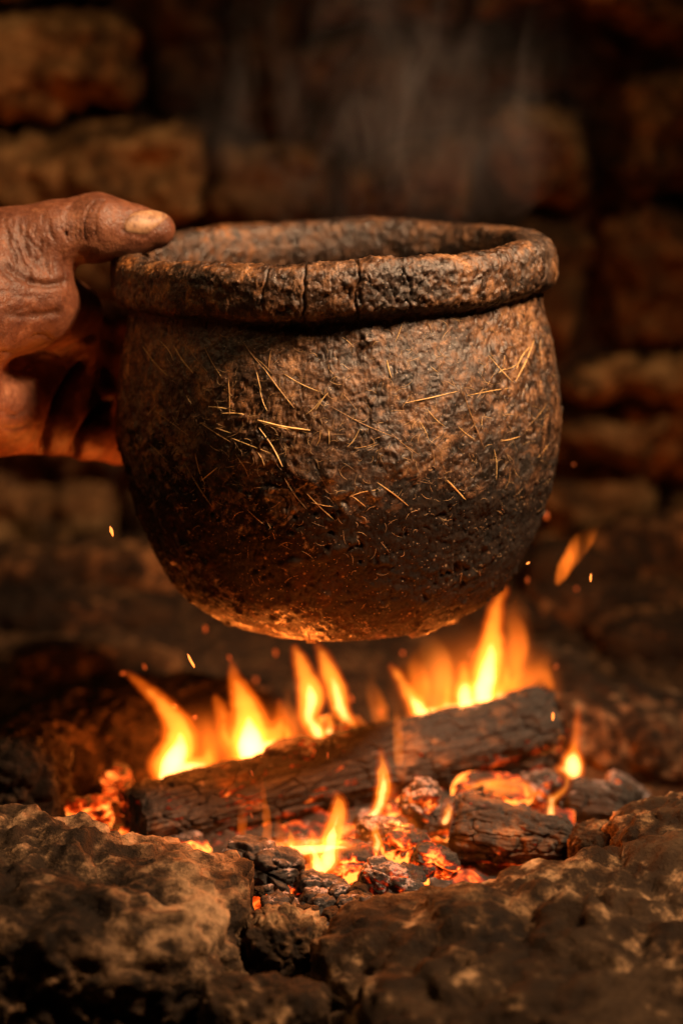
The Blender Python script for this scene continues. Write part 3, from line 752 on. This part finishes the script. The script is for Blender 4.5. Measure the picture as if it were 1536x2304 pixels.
for i in range(64):
    X = rs.uniform(-.13, .13); Y = rs.uniform(-.15, .07)
    if ((X / .135) ** 2 + ((Y + .035) / .12) ** 2) > 1: continue
    s = rs.uniform(.005, .011); m = rs.choice([coalg, coalh, coala, coald, coalh, coalg]) if Y > -.13 else rs.choice([coald, coala])
    D = Vector((X, Y, rs.uniform(.004, .013)))
    px, py, _ = proj(np.array([D])); 
    coal('small coal among the others in the ember bed', float(px[0]), float(py[0]), Y, (s * rs.uniform(1, 1.5), s, s * .8), 100 + i, m, (rs.uniform(-20, 20), rs.uniform(-20, 20), rs.uniform(0, 180)), 4, g1_, 'small_coal', 'coal')
for i in range(95):
    px = rs.uniform(545, 830); py = rs.uniform(2000, 2240); Y = -.145 - (py - 2000) / 240 * .10
    s = rs.uniform(.0018, .0060)
    coal('small crumb of rubble in the gap between the foreground stones', px, py, Y, (s * 1.3, s, s), 200 + i, rs.choice([coald, rockF, rockF]), (0, 0, rs.uniform(0, 180)), 4, g2_, 'crumb', 'rubble')
# ember bed: low glowing heap
def ember_bed():
    xs = np.linspace(-.16, .17, 330); ys = np.linspace(-.165, .11, 280)
    X, Y = np.meshgrid(xs, ys, indexing='ij'); p = np.stack([X.ravel(), Y.ravel(), 0 * X.ravel()], 1)
    rad = np.sqrt(((p[:, 0] + .0) / .155) ** 2 + ((p[:, 1] + .03) / .130) ** 2)
    d1, d2, ci = worley(p, 62, 4); e1, _, _ = worley(p, 150, 14)
    z = (1 - sstep(.45, 1, rad)) * .014 + ((.6 - np.clip(d1, 0, .6)) * .013 + (.6 - np.clip(e1, 0, .6)) * .005) * (1 - rad * .5) + fbm(p, 200, 3, 2) * .0015 - sstep(.9, 1.15, rad) * .05
    p[:, 2] = z - .004
    a = np.arange(len(p)).reshape(len(xs), len(ys))
    F = np.stack([a[:-1, :-1], a[1:, :-1], a[1:, 1:], a[:-1, 1:]], -1).reshape(-1, 4)
    F = F[(rad[F] < 1.12).all(1)]
    m = char_mat('ember_bed', .24, .34, .12, 34, 2.3)
    tag(mkmesh('ember_bed', p, F, m), 'bed of glowing embers and ash under the logs', 'embers', kind='stuff')
ember_bed()

# ------------------------------------------------------------------ FLAMES: glowing gas volumes
def flame_mat(name, strength, col, zfade=True):
    m = bpy.data.materials.new(name); m.use_nodes = True; t = m.node_tree
    for n in list(t.nodes):
        if n.type != 'OUTPUT_MATERIAL': t.nodes.remove(n)
    e = t.nodes.new('ShaderNodeEmission'); e.inputs[0].default_value = (*col, 1); e.inputs[1].default_value = strength
    t.links.new(e.outputs[0], t.nodes['Material Output'].inputs['Volume'])
    return m
def streak_mat(name, strength, col, nscale=40):
    m = flame_mat(name, strength, col); t = m.node_tree; e = t.nodes['Emission']
    tc = t.nodes.new('ShaderNodeTexCoord'); mp = t.nodes.new('ShaderNodeMapping'); mp.inputs['Scale'].default_value = (1, 1, .30)
    n = t.nodes.new('ShaderNodeTexNoise'); n.inputs['Scale'].default_value = nscale; n.inputs['Detail'].default_value = 3; n.inputs['Distortion'].default_value = .6
    t.links.new(tc.outputs['Object'], mp.inputs[0]); t.links.new(mp.outputs[0], n.inputs['Vector'])
    r = t.nodes.new('ShaderNodeMapRange'); t.links.new(n.outputs['Fac'], r.inputs[0]); r.inputs[1].default_value = .36; r.inputs[2].default_value = .68; r.inputs[3].default_value = .12; r.inputs[4].default_value = 1.5
    sp = t.nodes.new('ShaderNodeSeparateXYZ'); t.links.new(tc.outputs['Generated'], sp.inputs[0])
    a = t.nodes.new('ShaderNodeMapRange'); a.interpolation_type = 'SMOOTHSTEP'; t.links.new(sp.outputs[2], a.inputs[0]); a.inputs[1].default_value = 1.0; a.inputs[2].default_value = .25
    b = t.nodes.new('ShaderNodeMath'); b.operation = 'MULTIPLY'; t.links.new(r.outputs[0], b.inputs[0]); t.links.new(a.outputs[0], b.inputs[1])
    c = t.nodes.new('ShaderNodeMath'); c.operation = 'MULTIPLY'; t.links.new(b.outputs[0], c.inputs[0]); c.inputs[1].default_value = strength
    t.links.new(c.outputs[0], e.inputs[1]); return m
def puff_mat(name, strength, col, nscale=30):
    m = streak_mat(name, strength, col, nscale); t = m.node_tree; e = t.nodes['Emission']; src = e.inputs[1].links[0].from_socket
    tc = t.nodes['Texture Coordinate']
    sb = t.nodes.new('ShaderNodeVectorMath'); sb.operation = 'SUBTRACT'; t.links.new(tc.outputs['Generated'], sb.inputs[0]); sb.inputs[1].default_value = (.5, .5, .4)
    ln = t.nodes.new('ShaderNodeVectorMath'); ln.operation = 'LENGTH'; t.links.new(sb.outputs[0], ln.inputs[0])
    fd = t.nodes.new('ShaderNodeMapRange'); fd.interpolation_type = 'SMOOTHSTEP'; t.links.new(ln.outputs['Value'], fd.inputs[0]); fd.inputs[1].default_value = .48; fd.inputs[2].default_value = .05
    c = t.nodes.new('ShaderNodeMath'); c.operation = 'MULTIPLY'; t.links.new(src, c.inputs[0]); t.links.new(fd.outputs[0], c.inputs[1]); t.links.new(c.outputs[0], e.inputs[1]); return m
fl_out = flame_mat('flame_gas', 85, (1, .165, .008))
fl_glow = flame_mat('flame_edge_gas', 30, (1, .10, .003))
fl_mid = flame_mat('flame_inner_gas', 140, (1, .34, .03))
fl_core = flame_mat('flame_core', 420, (1, .52, .16))
fl_faint = flame_mat('faint_flame_gas', 30, (1, .16, .01))
def flame(label, Y, tongues, mat=None, core=True, group=None, dsq=.75, h=.0009):
    mat = mat or fl_out
    pts = []
    for tg in tongues:
        q = resample(np.array(tg, float), max(8, len(tg) * 5)); pts.append(q)
    allp = [(np.array(P(a, b, Y)), w * 1.18 * .000238 * (Y + 1.25) / 1.25) for q in pts for a, b, w in q]
    lo = np.min([p for p, w in allp], 0) - .012; hi = np.max([p for p, w in allp], 0) + .012
    lo[1] = Y - .02; hi[1] = Y + .02
    X = grid(lo, hi, h); 
    flat = X.reshape(-1, 3)
    Fd = None
    for q in pts:
        W3 = [(np.array(P(a, b, Y), np.float32), max(w, .5) * 1.18 * .000238 * (Y + 1.25) / 1.25) for a, b, w in q]
        for i in range(len(W3) - 1):
            c = cone(X, W3[i][0], W3[i + 1][0], W3[i][1], W3[i + 1][1], (1, dsq, 1)); Fd = c if Fd is None else smin(Fd, c, .0018)
    Fd = Fd + (fbm(flat, 140, 3, int(abs(tongues[0][0][0])) , .6) * .0014).reshape(Fd.shape)
    base = min(p[2] for p, w in allp); org = np.array(P(tongues[0][0][0], tongues[0][0][1], Y)); org[2] = base
    V, F = surface_nets(Fd, lo, h)
    fo = mkmesh('flame', V, F, mat, None, org)
    tag(fo, label, 'flame', group or 'flames of the fire')
    wm = max(w for p, w in allp)
    if core:
        V, F = surface_nets(Fd - .0013, lo, h)
        mkmesh('flame_edge', V, F, fl_glow, fo, org).location = (0, 0, 0)
    if core:
        V, F = surface_nets(Fd + wm * .22, lo, h)
        if len(F): mkmesh('inner_flame', V, F, fl_mid, fo, org).location = (0, 0, 0)
        zt = max(p[2] for p, w in allp)
        wmax = max(w for p, w in allp)
        fz = (X[..., 2] - base) / (zt - base)
        Fc = Fd + wmax * (.34 + .75 * np.clip(fz, 0, 1))
        if (Fc < 0).sum() > 30:
            V, F = surface_nets(Fc, lo, h)
            if len(F): mkmesh('flame_core', V, F, fl_core, fo, org).location = (0, 0, 0)
    return fo
flame('left flame with a long tip leaning left above the log end', .0, [[(372, 1765, 20), (385, 1720, 38), (405, 1680, 36), (400, 1630, 26), (365, 1585, 17), (325, 1545, 9), (280, 1512, 2)],
      [(385, 1735, 30), (430, 1725, 26), (465, 1715, 18), (466, 1680, 9), (462, 1655, 3)], [(375, 1750, 18), (352, 1725, 12), (346, 1705, 5)]])
flame('broad tall flame second from the left behind the log', .01, [[(560, 1710, 30), (565, 1675, 45), (560, 1620, 34), (545, 1570, 22), (530, 1530, 12), (522, 1495, 3)],
      [(590, 1690, 34), (620, 1660, 22), (600, 1640, 14)], [(530, 1700, 16), (505, 1650, 13), (500, 1605, 11), (484, 1570, 4)], [(620, 1665, 20), (632, 1625, 13), (628, 1575, 4)]])
flame('knotted flame under the middle of the pot', .02, [[(712, 1672, 9), (716, 1650, 17), (694, 1610, 20), (700, 1570, 26), (690, 1530, 19), (676, 1490, 12), (664, 1455, 3)]])
flame('slim curving flame just right of the knotted flame', .035, [[(812, 1642, 5), (785, 1620, 11), (765, 1590, 17), (755, 1550, 20), (740, 1510, 17), (725, 1475, 9), (712, 1450, 3)]])
flame('slanting white flame with a red tip behind the log', .045, [[(955, 1612, 16), (940, 1590, 17), (920, 1560, 13), (900, 1528, 8), (880, 1500, 3)]])
flame('small white hot flame at the foot of the tall right flames', .055, [[(1048, 1585, 20), (1046, 1560, 20), (1044, 1525, 11), (1042, 1490, 3)]])
flame('tallest yellow flame reaching up to the pot on the right', .06, [[(1080, 1590, 22), (1090, 1540, 30), (1102, 1480, 28), (1108, 1420, 20), (1115, 1370, 14), (1135, 1325, 5)]])
flame('pale transparent flame between the slanting and the tallest flame', .075, [[(985, 1600, 14), (985, 1550, 26), (985, 1500, 28), (968, 1450, 20), (955, 1415, 8)]], streak_mat('thin_flame_gas', 120, (1, .22, .02)), False)
flame('orange flame curling round the right end of the long log', .085, [[(1130, 1560, 12), (1180, 1530, 17), (1215, 1510, 18), (1236, 1545, 8)], [(1212, 1515, 14), (1225, 1480, 9), (1226, 1460, 3)]], streak_mat('orange_flame_gas', 150, (1, .18, .012)), False)
flame('small pointed flame at the far right of the fire', .035, [[(1290, 1735, 20), (1288, 1715, 20), (1290, 1690, 10), (1296, 1640, 5), (1300, 1590, 2)], [(1285, 1730, 12), (1255, 1730, 5)]])
flame('white flame at the front below the log', -.128, [[(735, 1945, 22), (742, 1905, 22), (752, 1860, 19), (762, 1820, 15), (757, 1785, 3)], [(720, 1960, 22), (706, 1915, 14), (702, 1880, 5)]])
flame('curved flame rising in front of the middle of the log', -.075, [[(800, 1865, 3), (830, 1845, 8), (852, 1815, 12), (862, 1770, 13), (860, 1725, 9), (856, 1690, 2)]])
flame('thin orange flame crossing the top edge of the log', -.03, [[(897, 1715, 9), (896, 1680, 9), (893, 1630, 8), (887, 1570, 2)]], streak_mat('orange_thin_gas', 150, (1, .20, .014)), False)
flame('thin red flame in front of the left half of the log', -.09, [[(600, 1910, 14), (602, 1870, 10), (594, 1800, 5), (586, 1720, 2)]], streak_mat('red_flame_gas', 150, (1, .17, .010)), False)
flame('faint short flame beside the thin red flame', -.09, [[(635, 1905, 9), (630, 1870, 8), (624, 1845, 2)], [(545, 1880, 6), (545, 1840, 8), (540, 1800, 2)]], streak_mat('faint_red_gas', 110, (1, .15, .008)), False)
flame('low bright flame licking out under the right end of the log', -.02, [[(1045, 1778, 5), (1085, 1775, 16), (1130, 1775, 20), (1180, 1780, 16), (1220, 1790, 6)]])
flame('ring of flame on the embers right of the front flame', -.11, [[(880, 1790, 3), (895, 1830, 7), (925, 1860, 10), (930, 1900, 8), (945, 1925, 7)]], fl_faint, False)
flame('yellow flame lying on the embers at the front', -.122, [[(610, 1900, 8), (660, 1905, 15), (700, 1905, 18), (760, 1900, 12), (800, 1905, 4)]])
flame('detached orange flame floating right of the pot', .02, [[(1252, 1315, 5), (1272, 1275, 12), (1298, 1235, 17), (1322, 1205, 15), (1340, 1182, 4)]], streak_mat('detached_flame_gas', 260, (1, .18, .012)), False)
flame('faint flame haze behind the tallest flame at the right', .12, [[(1150, 1560, 40), (1140, 1480, 46), (1165, 1400, 40), (1180, 1330, 22), (1200, 1260, 6)]], puff_mat('flame_haze_gas', 60, (1, .17, .015)), False)

def puff(label, px, py, Y, half, mat, seed):
    D, F = ico(4); c = np.array(P(px, py, Y)); V = D * np.array(half); V = V * (1 + .15 * fbm(D, 1.6, 2, seed))[:, None] + c
    tag(mkmesh('flame_haze', V, F, mat, None, (c[0], c[1], V[:, 2].min())), label, 'flame haze', kind='stuff')
puff('soft orange glow of thin fire gas behind the right half of the log', 1060, 1500, .13, (.060, .035, .050), puff_mat('glow_gas_right', 80, (1, .17, .012)), 3)
puff('soft orange glow of thin fire gas behind the left half of the log', 560, 1640, .09, (.070, .03, .030), puff_mat('glow_gas_left', 60, (1, .15, .010)), 4)
puff('faint orange glow of fire gas low over the front embers', 870, 1870, -.09, (.045, .025, .020), puff_mat('glow_gas_front', 25, (1, .16, .010)), 5)
flame('low ragged sheet of flame along the top of the log between the taller flames', .025, [[(480, 1735, 8), (540, 1715, 14), (600, 1700, 12), (650, 1680, 8)], [(640, 1690, 8), (648, 1660, 7), (640, 1630, 2)]])
flame('low flame joining the feet of the flames on the right part of the log', .065, [[(930, 1610, 7), (985, 1600, 12), (1040, 1592, 14), (1090, 1580, 14), (1130, 1565, 10)], [(1120, 1565, 12), (1135, 1530, 9), (1140, 1500, 3)], [(1000, 1600, 9), (1008, 1560, 7), (1004, 1535, 2)]])
flame('small flame between the knotted flame and the slim curving one', .03, [[(735, 1660, 8), (742, 1635, 8), (738, 1610, 2)]])
sm_gas = streak_mat('back_flame_gas', 130, (1, .17, .010))
flame('ragged orange flame behind the tallest one licking up beside the pot', .11, [[(1160, 1560, 14), (1150, 1500, 22), (1165, 1440, 20), (1150, 1380, 12), (1170, 1320, 4)]], sm_gas, False)
flame('short orange flame in the gap right of the slim curving flame', .09, [[(860, 1640, 12), (850, 1590, 16), (835, 1540, 10), (838, 1500, 3)]], sm_gas, False)
flame('orange back flame left of the pale transparent one', .10, [[(930, 1600, 12), (945, 1550, 20), (935, 1490, 14), (950, 1440, 4)]], sm_gas, False)
flame('thin back flame between the broad flame and the knotted one', .08, [[(650, 1680, 10), (655, 1630, 12), (645, 1580, 8), (652, 1530, 3)]], sm_gas, False)
flame('thin back flame right of the left flame', .07, [[(480, 1720, 10), (475, 1670, 11), (462, 1620, 6), (470, 1580, 2)]], sm_gas, False)
flame('tiny flame on the embers left of the white front flame', -.125, [[(650, 1925, 9), (655, 1895, 8), (650, 1865, 2)]])
flame('tiny curled flame right of the white front flame', -.118, [[(835, 1930, 8), (850, 1900, 8), (842, 1872, 5), (850, 1852, 2)]])
flame('small flame licking out between the upright ashy coal and the branch', -.09, [[(1000, 1850, 7), (1010, 1825, 7), (1006, 1800, 2)]])
flame('small red flame in front of the right end of the log', -.03, [[(1235, 1850, 7), (1240, 1815, 6), (1237, 1790, 2)], [(1240, 1800, 4), (1270, 1775, 4), (1280, 1740, 2)]])
# sparks: tiny glowing flecks in the air
sm = bpy.data.materials.new('spark'); sm.use_nodes = True; b = sm.node_tree.nodes['Principled BSDF']; b.inputs['Emission Color'].default_value = (1, .26, .04, 1); b.inputs['Emission Strength'].default_value = 2.6; b.inputs['Base Color'].default_value = (.1, .02, .01, 1)
sm2 = sm.copy(); sm2.name = 'dim_spark'; sm2.node_tree.nodes['Principled BSDF'].inputs['Emission Color'].default_value = (1, .16, .02, 1); sm2.node_tree.nodes['Principled BSDF'].inputs['Emission Strength'].default_value = .5
D0, F0 = ico(2)
sp_named = {0: 'bright hooked spark floating left of the pot', 1: 'long orange spark left of the middle flames below the pot'}
sparks = [(251, 1195, -.10, 5, 16, 15, 0), (430, 1487, -.10, 4, 24, 25, 0), (1328, 1300, -.08, 3.5, 12, 0, 0), (1243, 1612, -.06, 4, 13, 0, 0), (1187, 1267, -.08, 3, 6, -60, 0), (606, 2148, -.2, 4, 14, 25, 1), (438, 1615, .0, 9, 6, 20, 1),
          (393, 1590, .06, 7, 6, 10, 1), (276, 1515, .06, 8, 5, 20, 1), (325, 1500, .04, 4, 10, 25, 1), (790, 1572, .12, 7, 12, 10, 1), (856, 1603, .14, 6, 10, 20, 1), (620, 1468, .15, 7, 12, 5, 1), (516, 1480, .1, 4, 9, 20, 1),
          (462, 1415, .12, 7, 10, 0, 1), (1186, 1305, .1, 4, 9, 0, 1), (1228, 1160, .15, 9, 13, 10, 1), (1296, 1325, .15, 6, 5, 0, 1), (1264, 1690, .1, 4, 6, 0, 1), (737, 1700, -.07, 2, 12, 0, 1), (567, 1740, -.08, 2, 12, 20, 1), (566, 1835, -.08, 2, 11, 20, 1),
          (1060, 1470, .2, 8, 8, 0, 1), (1250, 1500, .1, 5, 7, 0, 1), (350, 1245, .1, 4, 4, 0, 1), (1290, 1045, .1, 5, 3, 0, 1), (520, 1560, -.02, 2, 10, 10, 1), (575, 1530, .2, 9, 9, 0, 1), (905, 1470, .15, 8, 6, 0, 1), (680, 1420, .2, 8, 6, 0, 1)]
for i, (px, py, Y, w, l, a, k) in enumerate(sparks):
    s = .000238 * (Y + 1.25) / 1.25; c = np.array(P(px, py, Y)); V = D0 * np.array([w * (.8 if k == 0 else .6), w * .6, l * (1.0 if k == 0 else .9)]) * s * .8
    V += D0 * (fbm(D0 + i, 2, 2, i) * w * s * .4)[:, None]
    V = V @ rotm(0, -a, 0).T + c
    lab = sp_named.get(i, 'bright orange spark in the air' if k == 0 else 'small dim orange spark floating in the air')
    tag(mkmesh('spark', V, F0, sm2 if k else sm, None, c), lab, 'spark', 'sparks rising from the fire')

# ------------------------------------------------------------------ smoke rising from the pot
def smoke():
    lo = Vector((-.10, -.06, .310)); hi = Vector((.15, .24, .52))
    m = bpy.data.materials.new('smoke'); m.use_nodes = True; t = m.node_tree
    t.nodes.remove(t.nodes['Principled BSDF'])
    pv = t.nodes.new('ShaderNodeVolumePrincipled'); pv.inputs['Color'].default_value = (.75, .68, .66, 1)
    tc = t.nodes.new('ShaderNodeTexCoord'); mp = t.nodes.new('ShaderNodeMapping'); mp.inputs['Scale'].default_value = (1, 1, .45)
    nz = t.nodes.new('ShaderNodeTexNoise'); nz.inputs['Scale'].default_value = 20; nz.inputs['Detail'].default_value = 4; nz.inputs['Distortion'].default_value = 1.8
    t.links.new(tc.outputs['Object'], mp.inputs[0]); t.links.new(mp.outputs[0], nz.inputs['Vector'])
    mr = t.nodes.new('ShaderNodeMapRange'); t.links.new(nz.outputs['Fac'], mr.inputs[0]); mr.inputs[1].default_value = .50; mr.inputs[2].default_value = .78; mr.inputs[3].default_value = 0; mr.inputs[4].default_value = 3.0
    # fade to nothing at the skin of the puff (generated coords, ellipsoid)
    sb = t.nodes.new('ShaderNodeVectorMath'); sb.operation = 'SUBTRACT'; t.links.new(tc.outputs['Generated'], sb.inputs[0]); sb.inputs[1].default_value = (.5, .5, .42)
    ln = t.nodes.new('ShaderNodeVectorMath'); ln.operation = 'LENGTH'; t.links.new(sb.outputs[0], ln.inputs[0])
    fd = t.nodes.new('ShaderNodeMapRange'); t.links.new(ln.outputs['Value'], fd.inputs[0]); fd.inputs[1].default_value = .5; fd.inputs[2].default_value = .12; fd.inputs[3].default_value = 0; fd.inputs[4].default_value = 1
    mu = t.nodes.new('ShaderNodeMath'); mu.operation = 'MULTIPLY'; t.links.new(mr.outputs[0], mu.inputs[0]); t.links.new(fd.outputs[0], mu.inputs[1])
    t.links.new(mu.outputs[0], pv.inputs['Density']); t.links.new(pv.outputs[0], t.nodes['Material Output'].inputs['Volume'])
    D, F = ico(4); c = (np.array(lo) + np.array(hi)) / 2; V = D * (np.array(hi) - np.array(lo)) / 2
    V = V * (1 + .12 * fbm(D, 2, 2, 4))[:, None] + c
    tag(mkmesh('smoke', V, F, m, None, (c[0], c[1], lo[2])), 'faint grey smoke drifting up from the pot mouth', 'smoke', kind='stuff')
smoke()
